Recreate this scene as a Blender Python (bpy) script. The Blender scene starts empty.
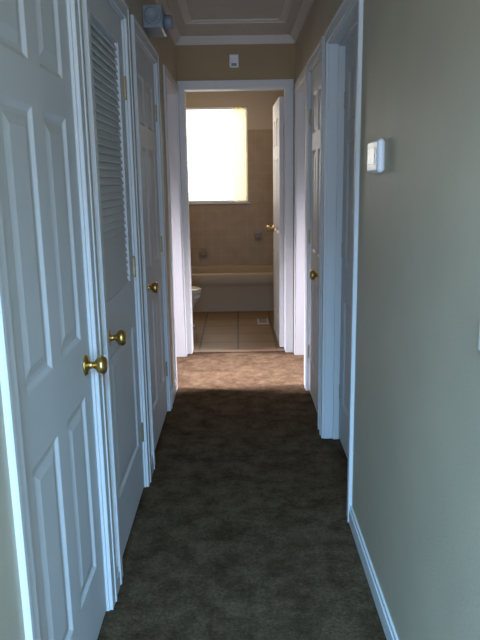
import bpy, bmesh, math
from mathutils import Matrix, Vector
S = bpy.context.scene
S.view_settings.view_transform = 'Standard'
S.view_settings.look = 'None'

# ---------------------------------------------------------------- materials
def newmat(name):
    m = bpy.data.materials.new(name); m.use_nodes = True
    nt = m.node_tree; b = nt.nodes['Principled BSDF']
    return m, nt, b
def paint(name, col, rough=0.5, var=0.06, scale=6, bump=0.05, bscale=180, metal=0.0, spec=0.4):
    m, nt, b = newmat(name)
    b.inputs['Roughness'].default_value = rough
    b.inputs['Metallic'].default_value = metal
    b.inputs['Specular IOR Level'].default_value = spec
    tc = nt.nodes.new('ShaderNodeTexCoord')
    n = nt.nodes.new('ShaderNodeTexNoise'); n.inputs['Scale'].default_value = scale
    n.inputs['Detail'].default_value = 4
    nt.links.new(tc.outputs['Object'], n.inputs['Vector'])
    r = nt.nodes.new('ShaderNodeValToRGB')
    r.color_ramp.elements[0].position = 0.3; r.color_ramp.elements[1].position = 0.7
    r.color_ramp.elements[0].color = tuple(c*(1-var) for c in col)+(1,)
    r.color_ramp.elements[1].color = tuple(min(1, c*(1+var)) for c in col)+(1,)
    nt.links.new(n.outputs['Fac'], r.inputs['Fac'])
    nt.links.new(r.outputs['Color'], b.inputs['Base Color'])
    if bump:
        n2 = nt.nodes.new('ShaderNodeTexNoise'); n2.inputs['Scale'].default_value = bscale
        nt.links.new(tc.outputs['Object'], n2.inputs['Vector'])
        bp = nt.nodes.new('ShaderNodeBump'); bp.inputs['Strength'].default_value = bump
        bp.inputs['Distance'].default_value = 0.01
        nt.links.new(n2.outputs['Fac'], bp.inputs['Height'])
        nt.links.new(bp.outputs['Normal'], b.inputs['Normal'])
    return m
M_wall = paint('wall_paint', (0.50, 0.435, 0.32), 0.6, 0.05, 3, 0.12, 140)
M_endwall_warm = paint('wall_paint_warm_lit', (0.36, 0.26, 0.135), 0.6, 0.05, 3, 0.12, 140)  # same paint as the hall walls, with warm light mixed into the colour
M_ceil = paint('ceiling_paint', (0.52, 0.50, 0.44), 0.8, 0.04, 8, 0.3, 90)
M_room = paint('side_room_paint', (0.40, 0.39, 0.37), 0.8, 0.04, 8, 0.1, 90)
M_white = paint('white_semi_gloss', (0.66, 0.67, 0.67), 0.55, 0.02, 5, 0.03, 60, spec=.15)
M_trim = paint('white_trim', (0.67, 0.68, 0.68), 0.55, 0.01, 2, 0, 60, spec=.15)
M_brass = paint('polished_brass', (0.66, 0.44, 0.15), 0.3, 0.08, 20, 0, metal=1.0)
M_hinge = paint('aged_brass', (0.40, 0.32, 0.18), 0.45, 0.08, 20, 0, metal=.8)
M_porc = paint('porcelain', (0.36, 0.295, 0.225), 0.5, 0.02, 3, 0, spec=.2)  # white tub; its dim warm lighting is put into the base colour
M_wc = paint('toilet_porcelain', (0.60, 0.58, 0.55), 0.2, 0.02, 3, 0)
M_plast = paint('white_plastic', (0.84, 0.85, 0.88), 0.35, 0.02, 10, 0)
M_plastd = paint('grey_plastic', (0.24, 0.26, 0.28), 0.4, 0.04, 10, 0)
M_lcd = paint('lcd_screen', (0.46, 0.50, 0.50), 0.3, 0.05, 30, 0)
M_vent = paint('vent_slot', (0.22, 0.18, 0.14), 0.7, 0.1, 30, 0)
M_cer = paint('tan_ceramic', (0.26, 0.18, 0.10), 0.3, 0.05, 30, 0)
M_thr = paint('threshold_wood', (0.12, 0.07, 0.04), 0.4, 0.2, 30, 0.1)

def carpet():
    m, nt, b = newmat('carpet_pile')
    b.inputs['Roughness'].default_value = 0.95
    b.inputs['Specular IOR Level'].default_value = 0.0
    tc = nt.nodes.new('ShaderNodeTexCoord')
    a = nt.nodes.new('ShaderNodeTexNoise'); a.inputs['Scale'].default_value = 8; a.inputs['Detail'].default_value = 12; a.inputs['Roughness'].default_value = .82
    f = nt.nodes.new('ShaderNodeTexNoise'); f.inputs['Scale'].default_value = 85; f.inputs['Detail'].default_value = 8; f.inputs['Roughness'].default_value = .9
    for n in (a, f): nt.links.new(tc.outputs['Object'], n.inputs['Vector'])
    r1 = nt.nodes.new('ShaderNodeValToRGB')
    r1.color_ramp.elements[0].position = 0.39; r1.color_ramp.elements[1].position = 0.61
    r1.color_ramp.elements[0].color = (0.048, 0.030, 0.016, 1); r1.color_ramp.elements[1].color = (0.122, 0.082, 0.050, 1)
    nt.links.new(a.outputs['Fac'], r1.inputs['Fac'])
    r2 = nt.nodes.new('ShaderNodeValToRGB')
    r2.color_ramp.elements[0].position = 0.36; r2.color_ramp.elements[1].position = 0.64
    r2.color_ramp.elements[0].color = (0.45, 0.45, 0.45, 1); r2.color_ramp.elements[1].color = (1.5, 1.5, 1.5, 1)
    nt.links.new(f.outputs['Fac'], r2.inputs['Fac'])
    mx = nt.nodes.new('ShaderNodeMix'); mx.data_type = 'RGBA'; mx.blend_type = 'MULTIPLY'; mx.inputs[0].default_value = 1
    nt.links.new(r1.outputs['Color'], mx.inputs[6]); nt.links.new(r2.outputs['Color'], mx.inputs[7])
    nt.links.new(mx.outputs[2], b.inputs['Base Color'])
    bp = nt.nodes.new('ShaderNodeBump'); bp.inputs['Strength'].default_value = 0.3; bp.inputs['Distance'].default_value = 0.006
    nt.links.new(f.outputs['Fac'], bp.inputs['Height']); nt.links.new(bp.outputs['Normal'], b.inputs['Normal'])
    return m
M_carpet = carpet()

def tile(name, c1, c2, grout, size, mortar, vertical, zmax=None, paintcol=None, off=(0, 0)):
    m, nt, b = newmat(name)
    b.inputs['Roughness'].default_value = 0.45
    b.inputs['Specular IOR Level'].default_value = 0.25
    tc = nt.nodes.new('ShaderNodeTexCoord'); sp = nt.nodes.new('ShaderNodeSeparateXYZ')
    cb = nt.nodes.new('ShaderNodeCombineXYZ')
    nt.links.new(tc.outputs['Object'], sp.inputs[0])
    if vertical == 'XZ': nt.links.new(sp.outputs[0], cb.inputs[0]); nt.links.new(sp.outputs[2], cb.inputs[1])
    elif vertical == 'YZ': nt.links.new(sp.outputs[1], cb.inputs[0]); nt.links.new(sp.outputs[2], cb.inputs[1])
    else: nt.links.new(sp.outputs[0], cb.inputs[0]); nt.links.new(sp.outputs[1], cb.inputs[1])
    mp = nt.nodes.new('ShaderNodeMapping'); mp.inputs['Location'].default_value = (off[0], off[1], 0)
    nt.links.new(cb.outputs[0], mp.inputs[0])
    br = nt.nodes.new('ShaderNodeTexBrick'); br.offset = 0.0
    br.inputs['Scale'].default_value = 1.0
    br.inputs['Brick Width'].default_value = size; br.inputs['Row Height'].default_value = size
    br.inputs['Mortar Size'].default_value = mortar
    br.inputs['Color1'].default_value = c1+(1,); br.inputs['Color2'].default_value = c2+(1,); br.inputs['Mortar'].default_value = grout+(1,)
    nt.links.new(mp.outputs[0], br.inputs['Vector'])
    n = nt.nodes.new('ShaderNodeTexNoise'); n.inputs['Scale'].default_value = 9; n.inputs['Detail'].default_value = 5
    nt.links.new(tc.outputs['Object'], n.inputs['Vector'])
    rr = nt.nodes.new('ShaderNodeValToRGB')
    rr.color_ramp.elements[0].position = .3; rr.color_ramp.elements[1].position = .7
    rr.color_ramp.elements[0].color = (.9, .9, .9, 1); rr.color_ramp.elements[1].color = (1.05, 1.05, 1.05, 1)
    nt.links.new(n.outputs['Fac'], rr.inputs['Fac'])
    mx = nt.nodes.new('ShaderNodeMix'); mx.data_type = 'RGBA'; mx.blend_type = 'MULTIPLY'; mx.inputs[0].default_value = 1
    nt.links.new(br.outputs['Color'], mx.inputs[6]); nt.links.new(rr.outputs['Color'], mx.inputs[7])
    out = mx.outputs[2]
    if zmax is not None:
        gt = nt.nodes.new('ShaderNodeMath'); gt.operation = 'GREATER_THAN'; gt.inputs[1].default_value = zmax
        nt.links.new(sp.outputs[2], gt.inputs[0])
        m2 = nt.nodes.new('ShaderNodeMix'); m2.data_type = 'RGBA'
        nt.links.new(gt.outputs[0], m2.inputs[0]); nt.links.new(out, m2.inputs[6]); m2.inputs[7].default_value = paintcol+(1,)
        out = m2.outputs[2]
    nt.links.new(out, b.inputs['Base Color'])
    bp = nt.nodes.new('ShaderNodeBump'); bp.inputs['Strength'].default_value = 0.15; bp.inputs['Distance'].default_value = 0.002; bp.invert = True
    nt.links.new(br.outputs['Fac'], bp.inputs['Height']); nt.links.new(bp.outputs['Normal'], b.inputs['Normal'])
    return m
M_ftile = tile('floor_tile', (0.19, 0.115, 0.055), (0.17, 0.105, 0.05), (0.05, 0.032, 0.018), 0.335, 0.008, 'XY', off=(0.02, 0.02))
tc1, tc2, tg, tp = (0.35, 0.268, 0.185), (0.343, 0.262, 0.18), (0.39, 0.305, 0.215), (0.48, 0.41, 0.32)
M_wtX = tile('wall_tile', tc1, tc2, tg, 0.108, 0.003, 'XZ', 2.0, tp)
M_wtY = tile('wall_tile_side', tc1, tc2, tg, 0.108, 0.003, 'YZ', 2.0, tp)

def translucent(name, col, fac=.5):
    m = bpy.data.materials.new(name); m.use_nodes = True; nt = m.node_tree
    nt.nodes.remove(nt.nodes['Principled BSDF'])
    o = nt.nodes['Material Output']
    t = nt.nodes.new('ShaderNodeBsdfTranslucent'); d = nt.nodes.new('ShaderNodeBsdfDiffuse'); mx = nt.nodes.new('ShaderNodeMixShader')
    n = nt.nodes.new('ShaderNodeTexNoise'); n.inputs['Scale'].default_value = 20
    r = nt.nodes.new('ShaderNodeValToRGB'); r.color_ramp.elements[0].color = tuple(c*.95 for c in col)+(1,); r.color_ramp.elements[1].color = col+(1,)
    nt.links.new(n.outputs['Fac'], r.inputs['Fac'])
    nt.links.new(r.outputs['Color'], t.inputs['Color']); nt.links.new(r.outputs['Color'], d.inputs['Color'])
    mx.inputs[0].default_value = fac
    nt.links.new(t.outputs[0], mx.inputs[1]); nt.links.new(d.outputs[0], mx.inputs[2]); nt.links.new(mx.outputs[0], o.inputs['Surface'])
    return m
M_blind = translucent('blind_slat', (0.88, 0.84, 0.74), .3)
M_drape = translucent('sheer_curtain', (0.78, 0.69, 0.50), .45)

# ---------------------------------------------------------------- helpers
def link(me, name, mats, loc=(0, 0, 0), parent=None):
    ob = bpy.data.objects.new(name, me)
    for m in (mats if isinstance(mats, list) else [mats]): me.materials.append(m)
    S.collection.objects.link(ob); ob.location = loc
    if parent: ob.parent = parent
    return ob
def addbox(bm, x0, x1, y0, y1, z0, z1, mi=0):
    x0, x1 = min(x0, x1), max(x0, x1); y0, y1 = min(y0, y1), max(y0, y1)
    v = [bm.verts.new(p) for p in ((x0, y0, z0), (x1, y0, z0), (x1, y1, z0), (x0, y1, z0), (x0, y0, z1), (x1, y0, z1), (x1, y1, z1), (x0, y1, z1))]
    for f in ((0, 3, 2, 1), (4, 5, 6, 7), (0, 1, 5, 4), (1, 2, 6, 5), (2, 3, 7, 6), (3, 0, 4, 7)):
        bm.faces.new([v[i] for i in f]).material_index = mi
def boxes(name, lst, mat, bevel=0, kind=None, label=None, cat=None, parent=None, segs=2):
    bm = bmesh.new()
    for b in lst: addbox(bm, *b)
    me = bpy.data.meshes.new(name); bm.to_mesh(me); bm.free()
    ob = link(me, name, mat, parent=parent)
    if bevel:
        md = ob.modifiers.new('b', 'BEVEL'); md.width = bevel; md.segments = segs; md.limit_method = 'ANGLE'
    tag(ob, kind, label, cat)
    return ob
def tag(ob, kind=None, label=None, cat=None):
    if kind: ob['kind'] = kind
    if label: ob['label'] = label
    if cat: ob['category'] = cat
ST = 'structure'
W = 0.46; T = 0.12; H = 2.50; END = 5.3; DH = 2.08; EH = 2.12
# ---------------------------------------------------------------- shell
def wallsegs(side, ops, y0, y1):
    x0, x1 = (-W-T, -W) if side == 'L' else (W, W+T)
    out = []; c = y0
    for a, b in ops:
        out.append((x0, x1, c, a-.02, 0, H)); out.append((x0, x1, a-.02, b+.02, DH+.02, H)); c = b+.02
    out.append((x0, x1, c, y1, 0, H)); return out
LO = [(1.25, 1.95), (2.16, 2.86), (3.12, 3.90), (4.38, 5.20)]
RO = [(2.57, 3.42), (3.62, 4.27), (4.42, 5.20)]
boxes('wall_left', wallsegs('L', LO, -.8, END), M_wall, kind=ST, label='taupe painted hallway wall with several doorways', cat='wall')
boxes('wall_right', wallsegs('R', RO, -.8, END), M_wall, kind=ST, label='taupe painted hallway wall with a thermostat', cat='wall')
EX0, EX1 = -.405, .378
boxes('wall_end', [(-3, EX0-.02, END, END+T, 0, H), (EX1+.02, 3, END, END+T, 0, H), (EX0-.02, EX1+.02, END, END+T, EH+.02, H)], M_endwall_warm, kind=ST, label='taupe wall around the bathroom doorway, warm light put into its colour', cat='wall')
boxes('floor', [(-3, 3, -3.5, END+.04, -.1, 0)], M_carpet, kind=ST, label='dark brown-grey cut pile carpet along the hallway', cat='floor')
boxes('floor.001', [(-1.07, .74, END+.04, 7.97, -.1, 0)], M_ftile, kind=ST, label='tan square ceramic tiles with dark grout in the bathroom', cat='floor')
boxes('ceiling', [(-3, 3, -3.5, 8.1, H, H+.1)], M_ceil, kind=ST, label='off-white textured hallway ceiling', cat='ceiling')
boxes('wall_outer_left', [(-3.1, -3, -3.6, END+T, 0, H)], M_room, kind=ST, label='plain wall of the side rooms', cat='wall')
boxes('wall_outer_right', [(3, 3.1, -3.6, END+T, 0, H)], M_room, kind=ST, label='plain wall of the side rooms', cat='wall')
boxes('wall_behind', [(-3, 3, -3.6, -3.5, 0, H)], M_wall, kind=ST, label='taupe wall of the entry room', cat='wall')
boxes('wall_entry', [(-3, -W-T, -.92, -.8, 0, H), (W+T, 3, -.92, -.8, 0, H)], M_wall, kind=ST, label='taupe wall beside the hallway entrance', cat='wall')
boxes('wall_partition', [(-3, -W-T, 4.22, 4.3, 0, H), (W+T, 3, 4.31, 4.38, 0, H)], M_room, kind=ST, label='plain partition between side rooms', cat='wall')
BX0, BX1, BY = -.95, .62, 7.85
WX0, WX1, WZ0, WZ1 = -.86, .12, 1.17, 2.26
boxes('wall_bathroom_back', [(BX0-T, WX0, BY, BY+T, 0, H), (WX1, BX1+T, BY, BY+T, 0, H), (WX0, WX1, BY, BY+T, 0, WZ0), (WX0, WX1, BY, BY+T, WZ1, H)], M_wtX, kind=ST, label='tan tiled bathroom wall around the window', cat='wall')
boxes('wall_bathroom_left', [(BX0-T, BX0, END+T, BY, 0, H)], M_wtY, kind=ST, label='tan tiled bathroom side wall by the toilet', cat='wall')
boxes('wall_bathroom_right', [(BX1, BX1+T, END+T, BY, 0, H)], M_wtY, kind=ST, label='tan tiled bathroom side wall behind the door', cat='wall')

# ---------------------------------------------------------------- door frames
tn = [0]
def frame(side, a, b, stop=None, label='white moulded door casing', bead=True):
    tn[0] += 1
    z = EH if side == 'E' else DH; L = []
    def add(u0, u1, n0, n1, z0, z1):
        if side == 'L': L.append((-W+n0, -W+n1, u0, u1, z0, z1))
        elif side == 'R': L.append((W-n0, W-n1, u0, u1, z0, z1))
        else:
            u0 = max(-.459, u0); u1 = min(.459, u1)
            if u1-u0 > .001: L.append((u0, u1, END-n0, END-n1, z0, z1))
    add(a-.02, a, -T, 0, 0, z); add(b, b+.02, -T, 0, 0, z); add(a-.02, b+.02, -T, 0, z, z+.02)
    e = 0
    add(a-.065, a-.005, e, e+.012, 0, z+.005); add(b+.005, b+.065, e, e+.012, 0, z+.005)
    add(a-.065, b+.065, e, e+.012, z+.005, z+.065)
    if bead:
        add(a-.065, a-.048, e+.012, e+.016, 0, z+.048); add(b+.048, b+.065, e+.012, e+.016, 0, z+.048)
        add(a-.065, b+.065, e+.012, e+.016, z+.048, z+.065)
    if stop is not None:
        s0, s1 = stop
        add(a, a+.012, s0, s1, 0, z); add(b-.012, b, s0, s1, 0, z); add(a+.012, b-.012, s0, s1, z-.012, z)
    boxes('trim_%d' % tn[0], L, M_trim, bevel=.0015, segs=1, kind=ST, label=label, cat='door frame')
for i, (a, b) in enumerate(LO): frame('L', a, b, (-.08, -.046) if i < 3 else None, bead=i < 3)
frame('R', *RO[0], (-.083, -.05)); frame('R', *RO[1], (-.08, -.046)); frame('R', *RO[2], None, bead=False)
frame('E', EX0, EX1, None, label='white casing around the bathroom doorway', bead=False)

# ---------------------------------------------------------------- doors
def panel_mesh(w, h, t, layout='six'):
    bm = bmesh.new()
    s = .105 if w > .7 else .095; m = .09
    if layout == 'six':
        us = [0, s, w/2-m/2, w/2+m/2, w-s, w]; zs = [0, .22, .79, .965, 1.59, 1.69, 1.925, h]
        pu = {1, 3}; pz = {1, 3, 5}; hole = set()
    else:
        us = [0, s, w-s, w]; zs = [0, .24, .80, 1.00, 1.96, h]
        pu = {1}; pz = {1}; hole = {(1, 3)}
    def quad(ps):
        bm.faces.new([bm.verts.new(p) for p in ps])
    for face in (0, 1):
        def P(u, z, d):
            return (u, d if face == 0 else t-d, z)
        for i in range(len(us)-1):
            for j in range(len(zs)-1):
                u0, u1, z0, z1 = us[i], us[i+1], zs[j], zs[j+1]
                if (i, j) in hole: continue
                if i in pu and j in pz:
                    rings = [(0, 0), (.005, .003), (.013, .008), (.024, .008), (.05, .002)]
                    rr = []
                    for ins, d in rings:
                        rr.append([bm.verts.new(P(*q, d)) for q in ((u0+ins, z0+ins), (u1-ins, z0+ins), (u1-ins, z1-ins), (u0+ins, z1-ins))])
                    for k in range(len(rr)-1):
                        for q in range(4):
                            f = [rr[k][q], rr[k][(q+1) % 4], rr[k+1][(q+1) % 4], rr[k+1][q]]
                            bm.faces.new(f)
                    bm.faces.new(rr[-1])
                else:
                    quad([P(u0, z0, 0), P(u1, z0, 0), P(u1, z1, 0), P(u0, z1, 0)])
    quad([(0, 0, 0), (0, t, 0), (0, t, h), (0, 0, h)]); quad([(w, 0, 0), (w, t, 0), (w, t, h), (w, 0, h)])
    quad([(0, 0, 0), (w, 0, 0), (w, t, 0), (0, t, 0)]); quad([(0, 0, h), (w, 0, h), (w, t, h), (0, t, h)])
    for (i, j) in hole:
        u0, u1, z0, z1 = us[i], us[i+1], zs[j], zs[j+1]
        quad([(u0, 0, z0), (u0, t, z0), (u0, t, z1), (u0, 0, z1)]); quad([(u1, 0, z0), (u1, t, z0), (u1, t, z1), (u1, 0, z1)])
        quad([(u0, 0, z0), (u1, 0, z0), (u1, t, z0), (u0, t, z0)]); quad([(u0, 0, z1), (u1, 0, z1), (u1, t, z1), (u0, t, z1)])
    bmesh.ops.remove_doubles(bm, verts=bm.verts, dist=1e-5)
    bmesh.ops.recalc_face_normals(bm, faces=bm.faces)
    me = bpy.data.meshes.new('door'); bm.to_mesh(me); bm.free(); return me
def lathe(prof, n=28):
    """profile (dist, radius) lathed around local -Y"""
    bm = bmesh.new(); rings = []
    for d, r in prof:
        if r < 1e-6: rings.append([bm.verts.new((0, -d, 0))])
        else: rings.append([bm.verts.new((r*math.cos(2*math.pi*k/n), -d, r*math.sin(2*math.pi*k/n))) for k in range(n)])
    for A, B in zip(rings, rings[1:]):
        for k in range(n):
            a0, a1 = A[k % len(A)], A[(k+1) % len(A)]; b0, b1 = B[k % len(B)], B[(k+1) % len(B)]
            vs = []
            for v in (a0, a1, b1, b0):
                if v not in vs: vs.append(v)
            if len(vs) >= 3: bm.faces.new(vs)
    bmesh.ops.recalc_face_normals(bm, faces=bm.faces)
    for f in bm.faces: f.smooth = True
    me = bpy.data.meshes.new('lathe'); bm.to_mesh(me); bm.free(); return me
KNOB = [(0, 0), (0, .033), (.004, .033), (.008, .028), (.010, .016), (.014, .011), (.028, .011), (.033, .018), (.040, .0265), (.050, .029), (.058, .027), (.064, .019), (.066, .0)]
dn = [0]
def door(w, loc, rot, knob_u, hinge_u, label, layout='six', t=.035, both=False, kz=.878, hs=(-1,)):
    dn[0] += 1; h = DH-.017
    d = link(panel_mesh(w, h, t, layout), 'door_%d' % dn[0], M_white, loc=loc)
    d.rotation_euler = (0, 0, rot); tag(d, ST, label, 'door')
    md = d.modifiers.new('b', 'BEVEL'); md.width = .0015; md.segments = 1; md.limit_method = 'ANGLE'
    if knob_u is not None:
        k = link(lathe(KNOB), 'doorknob', M_brass, loc=(knob_u, 0, kz), parent=d); k['label'] = 'round polished brass doorknob'
        if both:
            k = link(lathe(KNOB), 'doorknob', M_brass, loc=(knob_u, t, kz), parent=d); k.rotation_euler = (0, 0, math.pi); k['label'] = 'round polished brass doorknob'
    for z in (.27, 1.05, 1.8):
        bm = bmesh.new(); hy = -.004 if hs[0] < 0 else t+.004
        bmesh.ops.create_cone(bm, segments=12, radius1=.0055, radius2=.0055, depth=.08, cap_ends=True, matrix=Matrix.Translation((0, 0, 0)))
        bmesh.ops.create_uvsphere(bm, u_segments=10, v_segments=6, radius=.0062, matrix=Matrix.Translation((0, 0, .042)))
        bmesh.ops.create_uvsphere(bm, u_segments=10, v_segments=6, radius=.0062, matrix=Matrix.Translation((0, 0, -.042)))
        sgn = 1 if hinge_u < w/2 else -1
        addbox(bm, 0, sgn*.012, -.0005 if hs[0] < 0 else -.0035, .0035 if hs[0] < 0 else .0005, -.04, .04)
        me = bpy.data.meshes.new('hinge'); bm.to_mesh(me); bm.free()
        hg = link(me, 'hinge', M_hinge, loc=(hinge_u, hy, z), parent=d); hg['label'] = 'small dull brass butt hinge'
    return d
g = .003
def ldoor(i, kn, label, **k):
    a, b = LO[i]; w = b-a-2*g
    return door(w, (-W-.009, a+g, .012), math.pi/2, .07 if kn == 'near' else w-.06, w if kn == 'near' else 0, label, **k)
ldoor(0, 'far', 'white six-panel door with brass knob, closed')
d2 = ldoor(1, 'near', 'white closet door with louvered top half and brass knob', layout='louver')
ldoor(2, 'near', 'white six-panel door with brass knob beside the closet', kz=.90)
w2 = LO[1][1]-LO[1][0]-2*g
bm = bmesh.new(); z = 1.012
while z < 1.955:
    r = bmesh.ops.create_cube(bm, size=1)
    bmesh.ops.transform(bm, matrix=Matrix.Translation((w2/2, .0155, z)) @ Matrix.Rotation(math.radians(66), 4, 'X') @ Matrix.Diagonal((w2-.19+.004, .036, .007, 1)), verts=r['verts'])
    z += .0275
me = bpy.data.meshes.new('louver'); bm.to_mesh(me); bm.free()
lv = link(me, 'louver', M_white, parent=d2); lv['label'] = 'row of tilted white slats'
def rdoor(i, face, kn, label, **k):
    a, b = RO[i]; w = b-a-2*g
    return door(w, (face, b-g, .012), -math.pi/2, w-.065 if kn == 'near' else .065, 0 if kn == 'near' else w, label, **k)
rdoor(0, W+.084, 'near', 'white door set back deep in its frame, closed')
rdoor(1, W+.009, 'near', 'white six-panel door with brass knob near the bathroom')
ang = math.atan2(.72, -.012)
door(.74, (EX1-.002, END+T+.004, .012), ang, .74-.065, 0, 'white six-panel bathroom door swung open inward', both=True, kz=.97)

# ---------------------------------------------------------------- baseboards, crown, hatch
def bb(side, segs):
    L = []
    for a, b in segs:
        x = (-W, -W+.012) if side == 'L' else (W-.012, W)
        x2 = (-W, -W+.008) if side == 'L' else (W-.008, W)
        L.append((x[0], x[1], a, b, 0, .062)); L.append((x2[0], x2[1], a, b, .062, .08))
    return L
boxes('baseboard_left', bb('L', [(-.8, 1.185), (2.015, 2.095), (2.925, 3.055), (3.965, 4.315)]), M_trim, bevel=.002, kind=ST, label='white painted baseboard', cat='baseboard')
boxes('baseboard_right', bb('R', [(-.8, 2.505)]), M_trim, bevel=.002, kind=ST, label='white painted baseboard on the carpet edge', cat='baseboard')
M_crown = paint('crown_paint', (0.62, 0.60, 0.55), 0.6, 0.02, 5, 0.02, 60, spec=.2)
def crown(name, pts_fn, n0, n1):
    prof = [(0, H-.055), (.008, H-.055), (.012, H-.045), (.03, H-.022), (.042, H-.012), (.045, H), (0, H)]
    bm = bmesh.new(); A = [bm.verts.new(pts_fn(n0, p, z)) for p, z in prof]; B = [bm.verts.new(pts_fn(n1, p, z)) for p, z in prof]
    for k in range(len(prof)):
        bm.faces.new([A[k], A[(k+1) % len(prof)], B[(k+1) % len(prof)], B[k]])
    bm.faces.new(A); bm.faces.new(B[::-1]); bmesh.ops.recalc_face_normals(bm, faces=bm.faces)
    me = bpy.data.meshes.new(name); bm.to_mesh(me); bm.free()
    o = link(me, name, M_crown); tag(o, ST, 'white crown moulding at the ceiling', 'crown moulding')
crown('trim_20', lambda u, p, z: (u, END-p, z), -W, W)
crown('trim_21', lambda u, p, z: (-W+p, u, z), -.8, END)
crown('trim_22', lambda u, p, z: (W-p, u, z), -.8, END)
hx, h0, h1 = .345, 3.75, 4.76
def ring(x, y0, y1, wd, z0, z1):
    return [(-x, x, y0, y0+wd, z0, z1), (-x, x, y1-wd, y1, z0, z1), (-x, -x+wd, y0+wd, y1-wd, z0, z1), (x-wd, x, y0+wd, y1-wd, z0, z1)]
hatch = boxes('attic_hatch', [(-hx+.05, hx-.05, h0+.05, h1-.05, H-.008, H)], M_ceil, label='white attic access hatch set in the hallway ceiling', cat='attic hatch')
boxes('hatch_trim', ring(hx, h0, h1, .05, H-.018, H)+ring(hx, h0, h1, .014, H-.026, H-.018), M_crown, bevel=.003, parent=hatch)
boxes('trim_23', [(EX0, EX1, END+.005, END+.075, 0, .012)], M_thr, bevel=.004, kind=ST, label='dark threshold strip between carpet and tile', cat='threshold')

# ---------------------------------------------------------------- bathroom window and blind
fy = BY+.03
boxes('window_1', [(WX0, WX0+.02, fy, fy+.06, WZ0, WZ1), (WX1-.02, WX1, fy, fy+.06, WZ0, WZ1), (WX0+.02, WX1-.02, fy, fy+.06, WZ0, WZ0+.02),
    (WX0+.02, WX1-.02, fy, fy+.06, WZ1-.02, WZ1),
    (WX0-.02, WX1+.02, BY-.02, BY+.03, WZ0-.016, WZ0)], M_trim, bevel=.003, kind=ST, label='white framed bathroom window with a sill', cat='window')
blind = bpy.data.objects.new('window_blind', None); S.collection.objects.link(blind); blind.location = ((WX0+WX1)/2, BY+.012, WZ1)
tag(blind, None, 'cream mini blind lowered over the bathroom window', 'window blind')
def ch(ob, par):
    ob.parent = par; ob.matrix_parent_inverse = Matrix.Translation(-Vector(par.location)); return ob
ch(boxes('headrail', [(WX0+.01, WX1-.01, BY-.002, BY+.026, WZ1-.03, WZ1-.003)], M_plast, bevel=.002), blind)
z = WZ0+.05; bm = bmesh.new()
while z < WZ1-.04:
    r = bmesh.ops.create_cube(bm, size=1)
    bmesh.ops.transform(bm, matrix=Matrix.Translation(((WX0+WX1)/2, BY+.014, z)) @ Matrix.Rotation(math.radians(13), 4, 'X') @ Matrix.Diagonal((WX1-WX0-.03, .022, .001, 1)), verts=r['verts'])
    z += .03
me = bpy.data.meshes.new('slats'); bm.to_mesh(me); bm.free()
ch(link(me, 'slats', M_blind), blind)
ch(boxes('bottom_rail', [(WX0+.012, WX1-.012, BY, BY+.024, WZ0+.012, WZ0+.026)], M_plast, bevel=.002), blind)
bm = bmesh.new(); N = 40; prev = None
for k in range(N+1):
    x = -.045+.145*k/N; y = BY-.024+.006*math.sin(k*1.0)
    a_, b_ = bm.verts.new((x, y, WZ0+.012)), bm.verts.new((x, y, WZ1-.005))
    if prev: bm.faces.new([prev[0], a_, b_, prev[1]])
    prev = (a_, b_)
for f in bm.faces: f.smooth = True
me = bpy.data.meshes.new('curtain'); bm.to_mesh(me); bm.free()
cu = link(me, 'curtain', M_drape); tag(cu, None, 'narrow cream sheer curtain gathered beside the bathroom blind', 'curtain')

# ---------------------------------------------------------------- bathtub
def loops_mesh(loops, cap_first=True, cap_last=True, smooth=True):
    bm = bmesh.new(); R = [[bm.verts.new(p) for p in lp] for lp in loops]; n = len(R[0])
    for A, B in zip(R, R[1:]):
        for k in range(n): bm.faces.new([A[k], A[(k+1) % n], B[(k+1) % n], B[k]])
    if cap_first: bm.faces.new(R[0][::-1])
    if cap_last: bm.faces.new(R[-1])
    bmesh.ops.recalc_face_normals(bm, faces=bm.faces)
    for f in bm.faces: f.smooth = smooth
    me = bpy.data.meshes.new('m'); bm.to_mesh(me); bm.free(); return me
def rrect(x0, x1, y0, y1, r, z, n=8):
    pts = []
    for cx, cy, a in ((x1-r, y1-r, 0), (x0+r, y1-r, 90), (x0+r, y0+r, 180), (x1-r, y0+r, 270)):
        for k in range(n+1):
            t = math.radians(a+90*k/n); pts.append((cx+r*math.cos(t), cy+r*math.sin(t), z))
    return pts
tx0, tx1, ty0, ty1, tz = BX0+.003, BX1-.003, 7.06, BY-.003, .42
LP = [rrect(tx0, tx1, ty0+.022, ty1, .006, .0), rrect(tx0, tx1, ty0+.016, ty1, .006, .26), rrect(tx0, tx1, ty0+.010, ty1, .006, .29),
      rrect(tx0, tx1, ty0+.004, ty1, .006, .305), rrect(tx0, tx1, ty0, ty1, .008, .32), rrect(tx0, tx1, ty0, ty1, .012, tz-.012), rrect(tx0+.002, tx1-.002, ty0+.006, ty1-.002, .015, tz-.003), rrect(tx0+.006, tx1-.006, ty0+.015, ty1-.006, .02, tz),
      rrect(tx0+.09, tx1-.09, ty0+.085, ty1-.06, .16, tz), rrect(tx0+.1, tx1-.1, ty0+.095, ty1-.07, .16, tz-.006), rrect(tx0+.115, tx1-.115, ty0+.11, ty1-.085, .16, tz-.03),
      rrect(tx0+.17, tx1-.2, ty0+.14, ty1-.12, .16, .15), rrect(tx0+.22, tx1-.26, ty0+.19, ty1-.17, .14, .09), rrect(tx0+.34, tx1-.4, ty0+.26, ty1-.25, .08, .08)]
tub = link(loops_mesh(LP), 'bathtub', M_porc); tag(tub, None, 'white built-in bathtub, dim warm light put into its colour, with plain apron under the window', 'bathtub')
md = tub.modifiers.new('es', 'EDGE_SPLIT'); md.split_angle = math.radians(50)

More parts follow.
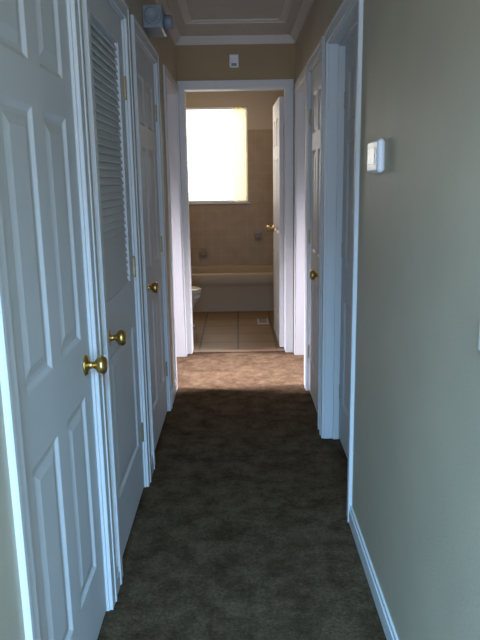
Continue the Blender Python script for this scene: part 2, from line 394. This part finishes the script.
# ---------------------------------------------------------------- toilet
toi = bpy.data.objects.new('toilet', None); S.collection.objects.link(toi); TY = 6.28; toi.location = (-.75, TY, 0)
tag(toi, None, 'white porcelain toilet standing beside the bathtub', 'toilet')
def ell(cx, a, b, z, n=32, dx=-.02):
    return [(cx+dx+a*math.cos(2*math.pi*k/n), TY+b*math.sin(2*math.pi*k/n), z-(.03 if z > .3 else 0)) for k in range(n)]
ch(link(loops_mesh([ell(-.62, .19, .11, 0), ell(-.62, .19, .11, .03), ell(-.62, .155, .085, .06), ell(-.62, .15, .085, .16), ell(-.595, .19, .13, .25), ell(-.58, .215, .175, .34), ell(-.58, .22, .18, .375), ell(-.58, .21, .17, .385), ell(-.57, .15, .12, .38), ell(-.57, .13, .10, .301), ell(-.57, .06, .05, .24)]), 'bowl', M_wc), toi)
ch(link(loops_mesh([ell(-.58, .222, .182, .388), ell(-.58, .228, .188, .395), ell(-.58, .228, .188, .404), ell(-.58, .22, .18, .408)]), 'seat', M_wc), toi)
ch(link(loops_mesh([ell(-.58, .222, .182, .411), ell(-.58, .226, .186, .416), ell(-.58, .222, .182, .426), ell(-.58, .18, .14, .431)]), 'toilet_lid', M_wc), toi)
ch(boxes('tank', [(-.945, -.765, TY-.22, TY+.22, .36, .74)], M_wc, bevel=.02, segs=3), toi)
ch(boxes('tank_lid', [(-.948, -.755, TY-.23, TY+.23, .742, .775)], M_wc, bevel=.01, segs=3), toi)
ch(boxes('neck', [(-.93, -.70, TY-.09, TY+.09, .15, .355)], M_wc, bevel=.02), toi)

# soap dishes on the tiled wall
def dish(x, z, w, h, lab):
    o = boxes('soap_dish', [(x-w/2, x+w/2, BY-.012, BY+.001, z-h/2, z+h/2), (x-w/2+.008, x+w/2-.008, BY-.055, BY-.012, z-h/2+.005, z-h/2+.02),
        (x-w/2+.008, x+w/2-.008, BY-.055, BY-.047, z-h/2+.02, z-h/2+.032), (x-w/2+.004, x-w/2+.016, BY-.045, BY-.012, z-h/2, z+h/2-.02), (x+w/2-.016, x+w/2-.004, BY-.045, BY-.012, z-h/2, z+h/2-.02),
        (x-w/2+.016, x+w/2-.016, BY-.045, BY-.035, z+h/2-.035, z+h/2-.025)], M_cer, bevel=.003, label=lab, cat='soap dish')
    return o
dish(-.43, .59, .09, .085, 'tan ceramic soap dish low on the tiled wall above the tub')
dish(.23, .79, .085, .09, 'tan ceramic soap dish on the tiled wall beside the window')
fr = boxes('floor_register', [(.18, .29, 6.40, 6.64, .0, .006)], M_wc, bevel=.002, label='white metal floor vent on the bathroom tiles', cat='floor vent')
boxes('grille', [(.195, .275, 6.42+.02*k, 6.425+.02*k, .0062, .009) for k in range(11)], M_vent, parent=fr)

# ---------------------------------------------------------------- wall fittings
def fitting(name, lab, cat):
    e = bpy.data.objects.new(name, None); S.collection.objects.link(e); tag(e, None, lab, cat); return e
th = fitting('thermostat', 'white rectangular wall thermostat with small grey screen', 'thermostat'); th.location = (W, 2.19, 1.505)
ch(boxes('body', [(W-.024, W+.001, 2.08, 2.25, 1.445, 1.55)], M_plast, bevel=.02, segs=6), th)
ch(boxes('screen', [(W-.0255, W-.022, 2.125, 2.215, 1.472, 1.525)], M_lcd, bevel=.0008), th)
ch(boxes('button', [(W-.027, W-.022, 2.102, 2.114, 1.504, 1.518)], M_plast, bevel=.001), th)
ch(boxes('button', [(W-.027, W-.022, 2.102, 2.114, 1.48, 1.494)], M_plast, bevel=.001), th)
sw = fitting('light_switch', 'white toggle light switch plate on the taupe wall', 'light switch'); sw.location = (W, 1.16, 1.14)
ch(boxes('switch_plate', [(W-.006, W+.001, 1.125, 1.2, 1.105, 1.175)], M_plast, bevel=.003), sw)
ch(boxes('toggle', [(W-.016, W-.006, 1.157, 1.168, 1.13, 1.15)], M_plast, bevel=.002), sw)
se = fitting('wall_sensor', 'small white sensor box above the bathroom doorway', 'sensor'); se.location = (-.02, END, 2.33)
ch(boxes('body', [(-.05, .02, END-.03, END+.001, 2.275, 2.37)], M_plast, bevel=.007, segs=3), se)
ch(boxes('lens', [(-.035, .005, END-.033, END-.03, 2.285, 2.305)], M_plastd, bevel=.001), se)
cx = fitting('door_chime', 'grey box with round speaker mounted high above the door', 'door chime'); cx.location = (-W, 3.6, 2.25)
ch(boxes('body', [(-W-.001, -W+.1, 3.45, 3.68, 2.175, 2.285)], M_plastd, bevel=.01, segs=3), cx)
sp = link(lathe([(0, 0), (0, .04), (.006, .042), (.012, .038), (.012, .03), (.006, .026), (.006, 0)]), 'speaker', M_plastd, loc=(-W+.052, 3.451, 2.23)); ch(sp, cx)
cn = lathe([(0, 0), (0, .035), (.03, .033), (.04, .025), (.042, 0)]); o = link(cn, 'horn', M_plastd, loc=(-W+.099, 3.57, 2.225)); o.rotation_euler = (0, 0, math.pi/2); ch(o, cx)

# ---------------------------------------------------------------- lights
def area(name, loc, rot, sx, sy, power, col, spread=180):
    l = bpy.data.lights.new(name, 'AREA'); l.shape = 'RECTANGLE'; l.size = sx; l.size_y = sy; l.energy = power; l.color = col
    l.spread = math.radians(spread)
    o = bpy.data.objects.new(name, l); S.collection.objects.link(o); o.location = loc
    o.rotation_euler = Vector(rot).to_track_quat('-Z', 'Y').to_euler(); return o
area('entry_window_light', (-.1, -1.4, 0.55), (.0, 1, -.03), 3.0, .8, 140, (.30, .56, 1.0))
area('entry_upper_fill', (-.1, -1.4, 1.7), (.0, 1, -.1), 3.0, .8, 58, (1.0, .93, .76))  # added warm fill for the upper walls, no window there
area('near_floor_fill', (-.1, -.95, 2.3), (0.16, 1, -1.25), .7, .5, 34, (.22, .58, 1.0), 75)  # added blue fill for the near floor and lower wall, no skylight there
area('side_room_light_left', (-2.3, 4.60, 2.3), (1, 0, -.98), .4, .4, 30, (.92, .86, 1.0), 46)
area('side_room_light_right', (2.3, 4.60, 2.3), (-1, 0, -.98), .4, .4, 30, (.92, .86, 1.0), 46)
area('bathroom_window_light', (-.37, 8.55, 1.9), (0, -1, -.25), 1.8, 1.9, 82, (1.0, .97, .90))
area('bathroom_fill', (-.2, 6.3, 2.45), (0, .25, -1), .4, .4, 8, (1.0, .80, .60))  # added fill to lift the bathroom walls, no known lamp

w = bpy.data.worlds.new('world'); S.world = w; w.use_nodes = True
bg = w.node_tree.nodes['Background']; bg.inputs[0].default_value = (1, .99, .95, 1); bg.inputs[1].default_value = 2.0

# ---------------------------------------------------------------- camera
cam = bpy.data.cameras.new('camera'); co = bpy.data.objects.new('camera', cam); S.collection.objects.link(co)
cam.sensor_fit = 'VERTICAL'; cam.sensor_height = 24; cam.sensor_width = 18; cam.lens = 24*648/640; cam.clip_start = .02
co.matrix_world = Matrix.Translation((0, 0, 1.43)) @ Matrix.Rotation(math.radians(90-12.2), 4, 'X') @ Matrix.Rotation(math.radians(-.9), 4, 'Z')
S.camera = co
